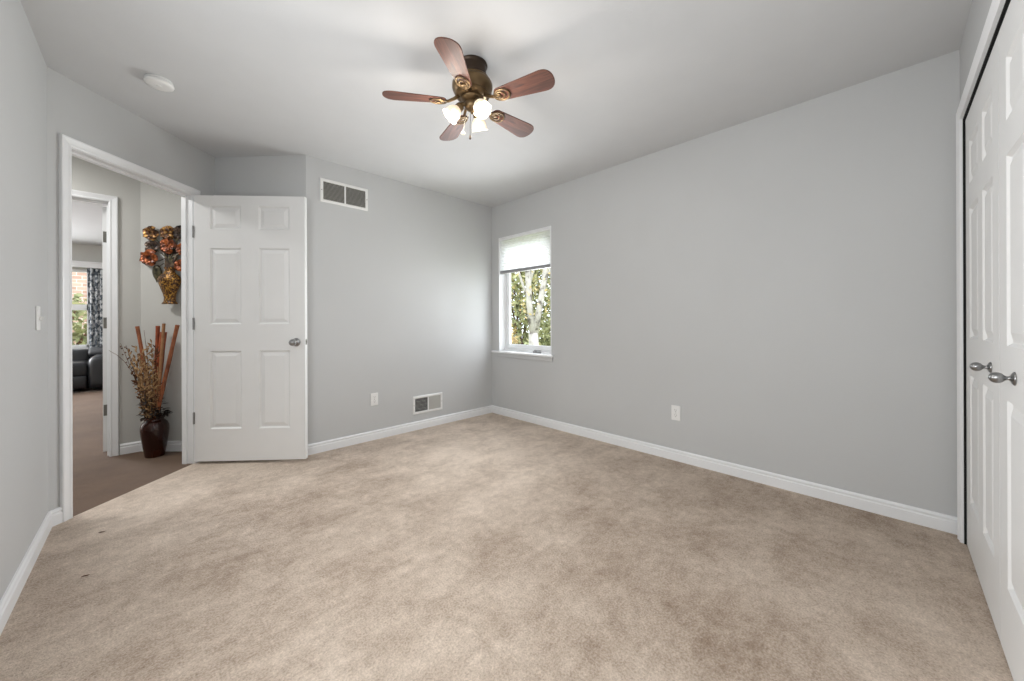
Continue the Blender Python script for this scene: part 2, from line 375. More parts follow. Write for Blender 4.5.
# living room walls
LW = 9.75; LWX0, LWX1, LWZ0, LWZ1 = -1.75, -0.745, 0.66, 2.00
bm = bmesh.new()
box(bm, -4.3, LWX0, LW, LW + .15, 0, H); box(bm, LWX1, 1.7, LW, LW + .15, 0, H); box(bm, LWX0, LWX1, LW, LW + .15, 0, LWZ0); box(bm, LWX0, LWX1, LW, LW + .15, LWZ1, H)
struct('wall_living_far', bm, M['hall_wall'])
bm = bmesh.new(); box(bm, -4.3, -4.2, AV + AT, LW, 0, H); struct('wall_living_left', bm, M['hall_wall'])
bm = bmesh.new(); box(bm, 1.6, 1.7, AV + AT, LW, 0, H); box(bm, -0.055, 1.7, AV + .02, AV + AT, 0, H); struct('wall_living_right', bm, M['hall_wall'])
bm = bmesh.new(); box(bm, -4.3, -3.1, AV, AV + AT, 0, H); struct('wall_living_near', bm, M['hall_wall'])

# baseboards
BP = [(0, 0), (0.014, 0), (0.014, 0.056), (0.0095, 0.0615), (0.0095, 0.067), (0.013, 0.071), (0.012, 0.077), (0.006, 0.084), (0, 0.085)]
def base(name, path, mat='trim'):
    bm = bmesh.new(); sweep(bm, path, BP, lambda p, h: (p.x, p.y, h)); return struct(name, bm, M[mat])
base('baseboard_right', [(R, C), (R, B)]); base('baseboard_back', [(R, B), tuple(P2), tuple(P1), tuple(Dw(S1 + .075))])
base('baseboard_left', [tuple(Dw(S0 - .048)), tuple(P0), (L, C)])
base('baseboard_hall', [(0.377, 3.988), (-0.055, AV), (A1 + .062, AV)])
base('baseboard_closet', [(L, C), (KX0 - .065, C)])

# casings: a colonial profile, o outward from the opening, h out of the wall
CP = [(0.004, 0), (0.004, 0.010), (0.012, 0.0135), (0.020, 0.011), (0.032, 0.0135), (0.045, 0.017), (0.052, 0.017), (0.055, 0.012), (0.055, 0)]
def casing(name, s0, s1, top, to3, left=True, right=True):
    bm = bmesh.new()
    path = [(s0, 0), (s0, top), (s1, top), (s1, 0)]
    sweep(bm, path, CP, to3); return struct(name, bm, M['trim'])
def d3(side):                                 # doorway wall, bedroom side or hall side
    def f(p, h):
        v = Dw(p.x, h if side > 0 else -DT - h); return (v.x, v.y, p.y)
    return f
t1 = casing('trim_1', S0, S1, DH, d3(1))
casing('trim_2', S0, S1, DH, d3(-1))
def jamb(name, plan, s0, s1, top, depth, stop=0.045):
    """U-shaped lining with a door stop; plan(s, out) -> 2-D point, out from 0 to -depth"""
    bm = bmesh.new()
    def blk(a, b, o0, o1, z0, z1):
        c = [plan(a, o0), plan(b, o0), plan(b, o1), plan(a, o1)]
        lo = [bm.verts.new((p[0], p[1], z0)) for p in c]; hi = [bm.verts.new((p[0], p[1], z1)) for p in c]
        bm.faces.new(lo); bm.faces.new(hi)
        for i in range(4): bm.faces.new((lo[i], lo[(i + 1) % 4], hi[(i + 1) % 4], hi[i]))
    blk(s0 - .02, s0, 0, -depth, 0, top + .02); blk(s1, s1 + .02, 0, -depth, 0, top + .02); blk(s0, s1, 0, -depth, top, top + .02)
    a, b = -stop, -stop - .034
    blk(s0, s0 + .011, a, b, 0, top); blk(s1 - .011, s1, a, b, 0, top); blk(s0 + .011, s1 - .011, a, b, top - .011, top)
    return struct(name, bm, M['trim'])
jamb('trim_3', lambda s, o: tuple(Dw(s, o)), S0, S1, DH, DT)
# living-room doorway
def a3(side): return lambda p, h: ((p.x, AV - h, p.y) if side > 0 else (p.x, AV + AT + h, p.y))
casing('trim_4', A0, A1, DH, a3(1)); casing('trim_5', A0, A1, DH, a3(-1))
ROWS = [(1.95, 1.77), (1.628, 1.045), (0.842, 0.245)]
def six(w, c0, c1, c2, c3):
    return [(a, b, z0, z1) for a, b in ((c0, c1), (c2, c3)) for z1, z0 in ROWS]
tj = jamb('trim_6', lambda s, o: (s, AV - o), A0, A1, DH, AT, stop=0.03)
d4 = empty('door_4', (A1 - .001, AV + AT - .002, .02), math.radians(90), kind='structure')
bm = bmesh.new(); panel_slab(bm, .78, 2.02, .035, six(.78, .115, .335, .445, .665))
for v in bm.verts: v.co.y += .038
link('door_leaf', bm, M['door'], d4)
for z in (.34, 1.06, 1.77):
    bm = bmesh.new(); box(bm, -.0015, .0, .004, .034, z - .045, z + .045); lathe(bm, [(.006, z - .045), (.006, z + .045)], 10, Matrix.Translation((-.002, -.002, 0)))
    link('hinge', bm, M['steel'], d4)
# closet casing
bm = bmesh.new()
sweep(bm, [(KX0, 0), (KX0, KH), (KX1, KH), (KX1, 0)], CP, lambda p, h: (p.x, C + h, p.y)); struct('trim_7', bm, M['trim'])
bm = bmesh.new(); box(bm, KX0 - .001, KX0 + .004, C - .12, C, 0, KH); box(bm, KX1 - .002, KX1 + .006, C - .12, C, 0, KH); box(bm, KX0, KX1, C - .12, C, KH - .004, KH)
struct('trim_8', bm, M['dark'])  # lining drawn near-black, the door gap's shade put into its colour

# ------------------------------------------------------------------ doors
def egg_knob(parent, name, loc, rot, mat, label, sc=1.0):
    mt = Matrix.Translation(loc) @ rot @ Matrix.Scale(sc, 4)
    bm = bmesh.new()
    lathe(bm, [(.0, 0), (.031, 0), (.0325, .003), (.030, .007), (.022, .011), (.013, .014), (.0095, .018), (.0095, .026), (.013, .031), (.0215, .038),
               (.0255, .047), (.0262, .056), (.0235, .066), (.017, .074), (.008, .079), (0.0005, .080)], 28, mt, cap=False)
    o = link(name, bm, mat, parent, smooth=True); o['label'] = label; return o
# entry door, hinged on the right jamb of the doorway and swung wide open
HX, HY = 0.243, 3.705; LW_ = 0.817
ang = math.atan2(3.158 - 3.713, 0.866 - 0.234)
d1 = empty('door_1', (HX, HY, 0.022), ang, kind='structure')
# local frame: x along the leaf, -y is the face seen by the camera
bm = bmesh.new(); panel_slab(bm, LW_, 2.030, 0.035, six(LW_, .112, .342, .472, .702))
for v in bm.verts: v.co.y += 0.035
leaf = link('door_leaf', bm, M['door'], d1)
rotm = Matrix.Rotation(math.radians(90), 4, 'X')
egg_knob(d1, 'door_knob', (LW_ - .065, 0, .905), rotm, M['nickel'], 'satin nickel door knob')
egg_knob(d1, 'door_knob', (LW_ - .065, .035, .905), Matrix.Rotation(math.radians(-90), 4, 'X'), M['nickel'], 'satin nickel door knob')
bm = bmesh.new(); box(bm, LW_ - .0005, LW_ + .0008, .008, .027, .885, .925); box(bm, LW_ + .0006, LW_ + .004, .012, .023, .898, .912)
link('latch', bm, M['steel'], d1)
for z in (.33, 1.05, 1.75):
    bm = bmesh.new(); lathe(bm, [(.0052, z - .045), (.0052, z + .045)], 12, Matrix.Translation((-.007, -.004, 0))); box(bm, -.003, 0.0, -.001, .03, z - .045, z + .045)
    link('hinge', bm, M['nickel'], d1)
# closet doors: two six-panel leaves meeting in the middle
def closet_leaf(name, x_hinge, sgn, kx):
    # local x runs towards -X of the room so that the moulded face looks into the room
    w_ = 0.766
    x0 = x_hinge if sgn > 0 else x_hinge + w_
    e = empty(name, (x0, C - .008, 0.004), PI, kind='structure')      # rotated 180: local +x = room -x, local -y = room +y
    bm = bmesh.new(); panel_slab(bm, w_, 2.034, 0.035, [(a, b, z0 - .0, z1 - .0) for a, b in ((.112, .350), (.452, .662)) for z1, z0 in ((1.90, 1.70), (1.590, .995), (.825, .235))])
    for v in bm.verts: v.co.y += 0.035
    link('door_leaf', bm, M['door'], e)
    egg_knob(e, 'door_knob', (x0 - kx, 0, .905), rotm, M['nickel'], 'brushed metal closet knob', .62)
    return e
closet_leaf('door_2', 2.801, 1, 2.175)
closet_leaf('door_3', 2.028 - .766, -1, 1.805)

# ------------------------------------------------------------------ window on the right wall
win = empty('window_1', (R, (WY0 + WY1) / 2, WZ0), 0, kind='structure')
def wl(bm): 
    for v in bm.verts: v.co -= Vector((R, (WY0 + WY1) / 2, WZ0))
    return bm
FR = 0.085
bm = bmesh.new()
for a, b, c, d in ((WY0, WY0 + .03, WZ0, WZ1), (WY1 - .03, WY1, WZ0, WZ1), (WY0 + .03, WY1 - .03, WZ0, WZ0 + .03), (WY0 + .03, WY1 - .03, WZ1 - .03, WZ1)):
    box(bm, R + FR, R + .15, a, b, c, d)
link('window_frame', wl(bm), M['trim'], win)
bm = bmesh.new(); i0, i1, k0, k1 = WY0 + .032, WY1 - .032, WZ0 + .032, WZ1 - .032
for a, b, c, d in ((i0, i0 + .045, k0, k1), (i1 - .045, i1, k0, k1), (i0 + .045, i1 - .045, k0, k0 + .05), (i0 + .045, i1 - .045, k1 - .045, k1)):
    box(bm, R + FR + .008, R + FR + .045, a, b, c, d)
link('window_sash', wl(bm), M['trim'], win, bevel=.003)
bm = bmesh.new(); box(bm, R + FR + .022, R + FR + .026, i0 + .04, i1 - .04, k0 + .045, k1 - .04); link('pane', wl(bm), M['glass'], win)
bm = bmesh.new()
box(bm, R + .0, R + FR, WY0 - .0, WY0 + .012, WZ0, WZ1); box(bm, R, R + FR, WY1 - .012, WY1, WZ0, WZ1); box(bm, R, R + FR, WY0 + .012, WY1 - .012, WZ1 - .012, WZ1)
link('window_jamb', wl(bm), M['trim'], win)
bm = bmesh.new(); box(bm, R - .0005, R + FR, WY0 + .0, WY1 - .0, WZ0 - .018, WZ0 + .002); box(bm, R - .032, R - .0005, WY0 - .035, WY1 + .10, WZ0 - .018, WZ0 + .002)
link('window_sill', wl(bm), M['trim'], win, bevel=.004)
bm = bmesh.new(); box(bm, R - .014, R - .0005, WY0 - .02, WY1 + .08, WZ0 - .062, WZ0 - .019); link('window_apron', wl(bm), M['wall'], win, bevel=.003)
bm = bmesh.new(); box(bm, R + FR - .02, R + FR, 2.62, 2.72, WZ0 + .003, WZ0 + .022); tube(bm, [(R + FR - .012, 2.67, WZ0 + .02), (R + FR - .022, 2.70, WZ0 + .032), (R + FR - .022, 2.60, WZ0 + .034)], .005, 8)
o = link('crank_handle', wl(bm), M['nickel'], win); o['label'] = 'small grey crank handle'
# cellular shade
sh = empty('window_shade', (R + .03, (WY0 + WY1) / 2, WZ1), 0, 'white pleated shade drawn over the upper third of the window', 'window shade')
y0, y1 = -(WY1 - WY0) / 2 + .014, (WY1 - WY0) / 2 - .014
bm = bmesh.new(); box(bm, -.028, .022, y0, y1, -.035, -.013); link('headrail', bm, M['trim'], sh, bevel=.003)
bm = bmesh.new(); n = 18; zt, zb = -.036, -.385
pts = []
for k in range(2 * n + 1):
    z = zt + (zb - zt) * k / (2 * n); pts.append((-.006 + (.008 if k % 2 else -.008), z))
va = [[bm.verts.new((x, y, z)) for y in (y0 + .004, y1 - .004)] for x, z in pts]
for a, b in zip(va, va[1:]): bm.faces.new((a[0], a[1], b[1], b[0]))
link('pleated_fabric', bm, M['fabric_shade'], sh)
bm = bmesh.new(); box(bm, -.022, .012, y0, y1, -.418, -.386); o = link('bottom_rail', bm, plain('grey_rail', (150, 150, 152), .4), sh, bevel=.004); o['label'] = 'grey bottom rail'

# ------------------------------------------------------------------ wall plates and vents (local x along the wall, -y out of the wall)
def wall_frame(name, loc, rz, label, cat, group=None):
    return empty(name, loc, rz, label, cat, group)
def outlet(loc, rz, label):
    e = wall_frame('wall_outlet', loc, rz, label, 'outlet')
    bm = bmesh.new(); box(bm, -.035, .035, -.006, 0, -.0575, .0575); link('cover_plate', bm, M['plastic'], e, bevel=.003)
    for z in (.0195, -.0195):
        bm = bmesh.new()
        mt = Matrix.Translation((0, -.006, z)) @ Matrix.Rotation(math.radians(90), 4, 'X')
        lathe(bm, [(.0165, -.001), (.0165, .002)], 24, mt, sy=.85)
        r = link('receptacle', bm, M['plastic'], e)
        bm = bmesh.new()
        box(bm, -.0075, -.0055, -.0088, -.0079, z + .001, z + .009); box(bm, .0055, .0075, -.0088, -.0079, z + .001, z + .008)
        lathe(bm, [(.0025, 0), (.0025, .0009)], 10, Matrix.Translation((0, -.0079, z - .006)) @ Matrix.Rotation(math.radians(90), 4, 'X'))
        link('slots', bm, M['slot'], r)
    bm = bmesh.new(); lathe(bm, [(.003, 0), (.0025, .0015)], 10, Matrix.Translation((0, -.006, 0)) @ Matrix.Rotation(math.radians(90), 4, 'X')); link('screw', bm, M['steel'], e)
outlet((1.471, B, .370), 0, 'white duplex outlet on back wall, between the open door and the low vent')
outlet((R, 1.162, .368), math.radians(-90), 'white duplex outlet low on the long bare right wall')
e = wall_frame('light_switch', (L, 2.857, 1.105), math.radians(90), 'white toggle light switch on left wall beside the doorway', 'light switch')
bm = bmesh.new(); box(bm, -.035, .035, -.006, 0, -.0575, .0575); link('cover_plate', bm, M['plastic'], e, bevel=.003)
bm = bmesh.new(); box(bm, -.005, .005, -.018, -.006, -.006, .012, Matrix.Rotation(.35, 4, 'X')); link('toggle', bm, M['plastic'], e)

def vent(name, loc, w_, h_, label, cat, open_left):
    e = wall_frame(name, loc, 0, label, cat)
    fw = .024
    bm = bmesh.new()
    sweep(bm, [(-w_ / 2, -h_ / 2), (w_ / 2, -h_ / 2), (w_ / 2, h_ / 2), (-w_ / 2, h_ / 2)], [(0, 0), (0, .004), (.006, .008), (fw - .004, .008), (fw, .004), (fw, 0)],
          lambda p, h: (p.x, -h, p.y), closed=True)
    box(bm, -.006, .006, -.0075, -.001, -h_ / 2 + fw - .002, h_ / 2 - fw + .002)
    link('vent_frame', bm, M['plastic'], e)
    bm = bmesh.new(); box(bm, -w_ / 2 + fw - .002, w_ / 2 - fw + .002, -.0012, -.0004, -h_ / 2 + fw - .002, h_ / 2 - fw + .002); link('duct_opening', bm, M['duct'], e)
    if open_left == 'both':
        nl = 15
        for sx in (-1, 1):
            x0, x1 = (-w_ / 2 + fw, -.006) if sx < 0 else (.006, w_ / 2 - fw)
            for k in range(nl):
                z = -h_ / 2 + fw + (h_ - 2 * fw) * (k + .5) / nl
                bm = bmesh.new(); box(bm, x0, x1, -.0004, .0004, -.0042, .0042, Matrix.Translation((0, -.0042, z)) @ Matrix.Rotation(math.radians(-38), 4, 'X')); link('louver', bm, M['louver'], e)
    else:
        nl = 11; x0, x1 = -w_ / 2 + fw, -.006
        for k in range(nl):
            z = -h_ / 2 + fw + (h_ - 2 * fw) * (k + .5) / nl
            bm = bmesh.new(); box(bm, x0, x1, -.0004, .0004, -.003, .003, Matrix.Translation((0, -.004, z)) @ Matrix.Rotation(math.radians(-75 + (k % 3) * 8), 4, 'X')); link('louver', bm, M['louver'], e)
        x0, x1 = .006, w_ / 2 - fw; nl = 13
        for k in range(nl):
            z = -h_ / 2 + fw + (h_ - 2 * fw) * (k + .5) / nl
            bm = bmesh.new(); box(bm, x0, x1, -.0004, .0004, -.0062, .0062, Matrix.Translation((0, -.0046, z)) @ Matrix.Rotation(math.radians(-16), 4, 'X')); link('louver', bm, M['louver'], e)
    for sx in (-1, 1):
        bm = bmesh.new(); lathe(bm, [(.004, 0), (.003, .0015)], 10, Matrix.Translation((sx * (w_ / 2 - .011), -.008, 0)) @ Matrix.Rotation(math.radians(90), 4, 'X')); link('screw', bm, M['steel'], e)
vent('return_vent', (1.216, B, 2.186), .402, .198, 'white louvred vent high on back wall below the ceiling', 'vent', 'both')
vent('floor_level_vent', (2.036, B, .245), .345, .180, 'white vent low on back wall above the baseboard', 'vent', 'left')

# smoke detector
e = empty('smoke_detector', (0.040, 2.865, H), 0, 'round white smoke detector on the ceiling above the doorway', 'smoke detector')
bm = bmesh.new(); lathe(bm, [(.0, 0), (.058, 0), (.060, -.004), (.060, -.010), (.055, -.012)], 36, cap=False); link('mounting_plate', bm, M['plastic'], e, smooth=False)
bm = bmesh.new(); lathe(bm, [(.050, -.010), (.050, -.014), (.062, -.015), (.064, -.019), (.061, -.027), (.052, -.031), (.03, -.032), (.0005, -.032)], 36, cap=False)
smooth_by_angle(link('detector_body', bm, M['plastic'], e), 50)
bm = bmesh.new(); lathe(bm, [(.012, -.032), (.011, -.035), (.0005, -.035)], 20, cap=False); link('test_button', bm, M['plastic'], e)

# ------------------------------------------------------------------ ceiling fan
FX, FY = 1.224, 1.545
fan = empty('ceiling_fan', (FX, FY, H), 0, 'five-blade ceiling fan with walnut blades and three lit glass shades', 'ceiling fan')
bm = bmesh.new(); lathe(bm, [(0, 0), (.078, 0), (.080, -.006), (.074, -.012), (.072, -.018), (.073, -.055), (.070, -.064), (.060, -.068), (.0, -.068)], 40, cap=False)
smooth_by_angle(link('canopy', bm, M['bronze'], fan))
bm = bmesh.new(); lathe(bm, [(0.0, -.066), (.066, -.066), (.086, -.074), (.092, -.082), (.090, -.088), (.100, -.094), (.106, -.106), (.107, -.122), (.103, -.138), (.094, -.150), (.090, -.156),
                            (.092, -.160), (.086, -.170), (.070, -.178), (.0, -.180)], 44, cap=False)
smooth_by_angle(link('motor_housing', bm, M['brass'], fan), 35)
RB = .457; ZB = 2.24 - H
def blade_outline(n=14):
    pts = []
    x0, x1 = .135, RB
    w0, w1 = .040, .060
    # rounded root
    for k in range(n + 1):
        a = PI / 2 + PI * k / n; pts.append((x0 + .03 + .030 * math.cos(a) * 1.0, w0 * math.sin(a)))
    # tip, a broad superellipse
    for k in range(2 * n + 1):
        a = -PI / 2 + PI * k / (2 * n)
        ca, sa = math.cos(a), math.sin(a)
        pts.append((x1 - .060 + .060 * abs(ca) ** .8, w1 * math.copysign(abs(sa) ** .9, sa)))
    return pts
bl_bm = bmesh.new(); ol = blade_outline()
top = [bl_bm.verts.new((x, y, .003)) for x, y in ol]; bot = [bl_bm.verts.new((x, y, -.003)) for x, y in ol]
bl_bm.faces.new(top); bl_bm.faces.new(bot)
for i in range(len(ol)): bl_bm.faces.new((top[i], top[(i + 1) % len(ol)], bot[(i + 1) % len(ol)], bot[i]))
blade0 = link('blade', bl_bm, M['wood'], fan, bevel=.0012)
blade0['label'] = 'walnut fan blade'
bm = bmesh.new()                                 # blade iron: arm plus a loop-in-loop medallion under the blade root
tube(bm, [(.070, 0, .030), (.095, 0, .012), (.125, 0, -.002), (.150, 0, -.005)], [.010, .009, .008, .008], 8)
def ring(bm, cx, cy, rx, ry, z, r, n=28, sg=6):
    rg = []
    for k in range(n):
        a = 2 * PI * k / n; c = Vector((cx + rx * math.cos(a), cy + ry * math.sin(a), z)); nn = Vector((math.cos(a), math.sin(a), 0))
        rg.append([bm.verts.new(c + nn * (r * math.cos(2 * PI * j / sg)) + Vector((0, 0, r * .6 * math.sin(2 * PI * j / sg)))) for j in range(sg)])
    for i in range(n):
        a, b = rg[i], rg[(i + 1) % n]
        for j in range(sg): bm.faces.new((a[j], a[(j + 1) % sg], b[(j + 1) % sg], b[j]))
ring(bm, .178, 0, .042, .033, -.008, .0052); ring(bm, .168, 0, .026, .020, -.008, .0045)
lathe(bm, [(.013, -.003), (.013, -.010), (.008, -.012)], 16, Matrix.Translation((.160, 0, 0)))
iron0 = link('blade_iron', bm, M['brass'], blade0, smooth=True)
for k in range(5):
    if k == 0: b, ir = blade0, iron0
    else:
        b = blade0.copy(); S.collection.objects.link(b); b.parent = fan
        ir = iron0.copy(); S.collection.objects.link(ir); ir.parent = b
    b.location = (0, 0, ZB); b.rotation_mode = 'QUATERNION'
    b.rotation_quaternion = (Matrix.Rotation(math.radians(1.0 + 72 * k), 3, 'Z') @ Matrix.Rotation(math.radians(-13), 3, 'X')).to_quaternion()
kit = bpy.data.objects.new('light_kit', None)
bm = bmesh.new(); lathe(bm, [(0, -.176), (.058, -.178), (.062, -.184), (.056, -.192), (.040, -.200), (.044, -.212), (.040, -.228), (.026, -.240), (.012, -.246), (.009, -.256), (.0005, -.260)], 32, cap=False)
kit = smooth_by_angle(link('light_kit', bm, M['brass'], fan), 40)
for kx, (th, tilt) in enumerate(((146, 44), (258.6, 36), (28, 28))):
    a = math.radians(th)
    base_m = Matrix.Rotation(a, 4, 'Z')
    bm = bmesh.new(); pts = [base_m @ Vector(p) for p in ((.030, 0, -.215), (.052, 0, -.212), (.066, 0, -.222), (.072, 0, -.232))]
    tube(bm, pts, [.011, .010, .012, .012], 10)
    arm = smooth_by_angle(link('lamp_arm', bm, M['brass'], kit), 50)
    # shade axis points outwards and down
    mt = base_m @ Matrix.Translation((.060, 0, -.222)) @ Matrix.Rotation(math.radians(180 - tilt), 4, 'Y') @ Matrix.Scale(.9, 4)
    bm = bmesh.new(); lathe(bm, [(.0, -.004), (.020, -.004), (.025, .004), (.026, .022), (.022, .026)], 24, mt, cap=False); smooth_by_angle(link('lamp_socket', bm, M['brass'], kit), 40)
    bm = bmesh.new(); prof = [(.019, .018), (.024, .028), (.036, .042), (.043, .058), (.045, .074), (.0465, .088), (.050, .096)]
    seg = 32; rings = []
    for i, (r, z) in enumerate(prof):
        amp = 0.0 if i < 5 else .0016 * (i - 4)
        rings.append([bm.verts.new(mt @ Vector(((r + amp * math.cos(8 * 2 * PI * k / seg)) * math.cos(2 * PI * k / seg), (r + amp * math.cos(8 * 2 * PI * k / seg)) * math.sin(2 * PI * k / seg), z))) for k in range(seg)])
    for p_, n_ in zip(rings, rings[1:]):
        for k in range(seg): bm.faces.new((p_[k], p_[(k + 1) % seg], n_[(k + 1) % seg], n_[k]))
    o = link('lamp_shade', bm, M['shade_glass'], kit, smooth=True); o['label'] = 'frosted glass tulip shade glowing'
    bm = bmesh.new(); lathe(bm, [(.012, .020), (.014, .034), (.024, .050), (.028, .062), (.025, .076), (.014, .086), (.0005, .089)], 20, mt, cap=False)
    o = link('light_bulb', bm, M['bulb'], kit, smooth=True)
    l = bpy.data.lights.new('fan_lamp', 'POINT'); l.energy = BULB_W; l.shadow_soft_size = .03; l.color = BULB_COL
    lo = bpy.data.objects.new('fan_lamp', l); S.collection.objects.link(lo); lo.location = Vector((FX, FY, H)) + (mt @ Vector((0, 0, .130)))
bm = bmesh.new(); tube(bm, [(-.010, .010, -.250), (-.030, .030, -.300), (-.034, .035, -.350)], .0013, 6); link('pull_chain', bm, M['ball'], fan)
bm = bmesh.new(); lathe(bm, [(.0005, -.010), (.006, -.0085), (.0095, -.004), (.0105, 0), (.0095, .004), (.006, .0085), (.0005, .010)], 18, Matrix.Translation((-.034, .035, -.360)), cap=False)
o = link('chain_ball', bm, M['ball'], fan, smooth=True); o['label'] = 'white ball pull'
bm = bmesh.new(); tube(bm, [(-.008, .004, -.252), (-.010, .008, -.320), (-.010, .008, -.372)], .0013, 6); link('pull_chain', bm, M['bronze'], fan)
bm = bmesh.new(); lathe(bm, [(.002, .012), (.0045, .006), (.006, -.006), (.004, -.012), (.0005, -.013)], 14, Matrix.Translation((-.010, .008, -.382)), cap=False)
o = link('chain_fob', bm, M['bronze'], fan, smooth=True); o['label'] = 'dark wooden pull'

# ------------------------------------------------------------------ hall: floor vase with canes and dried stems
VX, VY = 0.026, 4.172
e = empty('floor_vase', (VX, VY, 0), 0, 'glossy dark red-brown floor vase standing in the hall corner', 'vase')
vm = Matrix.Diagonal((.82, .82, 1, 1))
bm = bmesh.new(); lathe(bm, [(0, .001), (.070, .001), (.074, .006), (.078, .030), (.090, .090), (.101, .160), (.107, .215), (.105, .245), (.094, .272), (.076, .288), (.069, .294), (.068, .304), (.074, .312), (.076, .320), (.070, .322), (.064, .312), (.062, .296),
                            (.080, .270), (.090, .240), (.085, .12), (.06, .02), (0, .015)], 40, vm, cap=False)
smooth_by_angle(link('vase_body', bm, M['vase_glaze'], e), 60)
MZ = .30
def cane(tip, r, mat, label, foot):
    bm = bmesh.new(); a = Vector((VX + foot[0], VY + foot[1], .030)); b = Vector(tip); n = 12; pts = []; rr = []
    for k in range(n + 1):
        t = k / n; pts.append(a.lerp(b, t) - a); rr.append(r * (1.0 + (.10 if k % 3 == 0 else 0)))
    tube(bm, pts, rr, 12)
    o = smooth_by_angle(link('decorative_cane', bm, mat), 50); o.location = a
    tag(o, label, 'decorative cane', 'canes standing in the floor vase')
cane((-0.074, 4.250, 1.052), .012, M['bamboo'], 'leftmost brown cane in the floor vase, leaning left away from the others', (.03, .01))
cane((0.046, 4.205, 1.055), .013, M['bamboo_red'], 'rust brown cane in the floor vase, left of the upright cluster', (-.012, .03))
cane((0.080, 4.110, 1.074), .010, M['bamboo_tan'], 'slim tan upright cane in the floor vase, tallest of the middle cluster', (-.005, -.035))
cane((0.079, 4.170, 1.004), .021, M['bamboo_red'], 'thick rust red cane in the floor vase, with a low blunt top', (-.030, .02))
cane((0.157, 4.001, 1.061), .013, M['bamboo'], 'rightmost brown cane in the floor vase, leaning right toward door frame', (-.04, .03))
def blob(bm, c, d, ln, r, seg=6):
    c = Vector(c); d = Vector(d).normalized(); tube(bm, [c, c + d * ln * .3, c + d * ln * .7, c + d * ln], [r * .3, r, r * .8, r * .2], seg)
arr = empty('dried_flower_arrangement', (VX, VY, .06), 0, 'bundle of dried straw stems and dark sprigs fanning out of the floor vase', 'dried flowers')
tips = [(-0.235, 4.36, .86, 'long'), (-.170, 4.33, .915, 'berry'), (-.140, 4.33, .90, 'berry'), (-.112, 4.30, .80, 'berry'), (-.128, 4.31, .86, 'seed'), (-.085, 4.27, .90, 'seed'), (-.035, 4.22, 1.02, 'thin'),
        (-.02, 4.22, .90, 'seed'), (.008, 4.19, .94, 'seed'), (.03, 4.14, .90, 'seed'), (-.09, 4.24, .74, 'seed'), (-.06, 4.16, .80, 'seed'), (-.05, 4.22, .68, 'seed'), (-.02, 4.12, .74, 'seed'), (.01, 4.10, .80, 'seed'),
        (-.075, 4.30, .66, 'seed'), (.0, 4.25, .70, 'curl'), (.03, 4.10, .66, 'curl'), (-.03, 4.10, .62, 'curl'), (-.06, 4.26, .82, 'seed'), (.045, 4.12, .72, 'seed'), (-.10, 4.28, .68, 'seed'), (-.045, 4.15, .88, 'seed'), (.02, 4.20, .84, 'curl'),
        (.05, 4.09, .58, 'curl'), (-.015, 4.09, .56, 'curl'), (-.06, 4.20, .60, 'seed'), (-.03, 4.24, .76, 'seed'), (.0, 4.12, .68, 'seed'), (-.09, 4.20, .82, 'seed'), (.03, 4.22, .74, 'seed'),
        (-.045, 4.28, .58, 'curl'), (-.07, 4.24, .56, 'curl'), (.045, 4.15, .62, 'seed'), (-.12, 4.28, .74, 'thin')]
for i, (x, y, z, kd) in enumerate(tips):
    bm = bmesh.new(); a = Vector((VX + random.uniform(-.03, .03), VY + random.uniform(-.03, .03), .06)); b = Vector((x, y, z)) - a
    mid = Vector((b.x * .30, b.y * .30, .45 * b.z)) if kd != 'long' else Vector((b.x * .22, b.y * .22, .86 * b.z)); n = 8; pts = []
    for k in range(n + 1):
        t = k / n; pts.append(mid * (2 * t * (1 - t)) + b * (t * t))
    tube(bm, pts, [.0030 * (1 - .6 * k / n) for k in range(n + 1)], 5)
    mat = M['dry_gold'] if i % 3 else M['dry_brown']
    if kd == 'seed':
        for j in range(34):
            t = .26 + .74 * j / 34; p = mid * (2 * t * (1 - t)) + b * (t * t)
            blob(bm, p, (random.uniform(-1, 1), random.uniform(-1, 1), random.uniform(.3, 1.4)), random.uniform(.022, .045), random.uniform(.004, .008), 5)
    elif kd == 'berry':
        for j in range(10):
            t = .72 + .28 * j / 10; p = mid * (2 * t * (1 - t)) + b * (t * t) + Vector((random.uniform(-.02, .02), random.uniform(-.02, .02), random.uniform(-.01, .02)))
            blob(bm, p, (random.uniform(-.4, .4), random.uniform(-.4, .4), 1), .012, .0055, 6)
        mat = M['dry_brown']
    elif kd == 'curl':
        for j in range(6):
            c = b * (.55 + .09 * j) + Vector((random.uniform(-.02, .02), random.uniform(-.02, .02), 0)); r = .018
            tube(bm, [c + Vector((r * math.cos(t_ * .8 + j), r * math.sin(t_ * .8 + j) * .5, r * math.sin(t_ * .8) + t_ * .004)) for t_ in range(7)], .003, 5)
    o = link('dried_stem', bm, mat, arr); o.location = a - arr.location
def leaf_sheet(bm, c, d, up, ln, w_, curl=.2):
    c = Vector(c); d = Vector(d).normalized(); s = d.cross(Vector(up)).normalized(); u = s.cross(d); rows = []
    for k in range(6):
        t = k / 5; ww = w_ * math.sin(PI * min(1, .08 + t * .92)) ** .8
        p = c + d * ln * t + u * (-curl * ln * t * t)
        rows.append([bm.verts.new(p - s * ww + u * ww * .3), bm.verts.new(p), bm.verts.new(p + s * ww + u * ww * .3)])
    for a, b in zip(rows, rows[1:]):
        bm.faces.new((a[0], a[1], b[1], b[0])); bm.faces.new((a[1], a[2], b[2], b[1]))
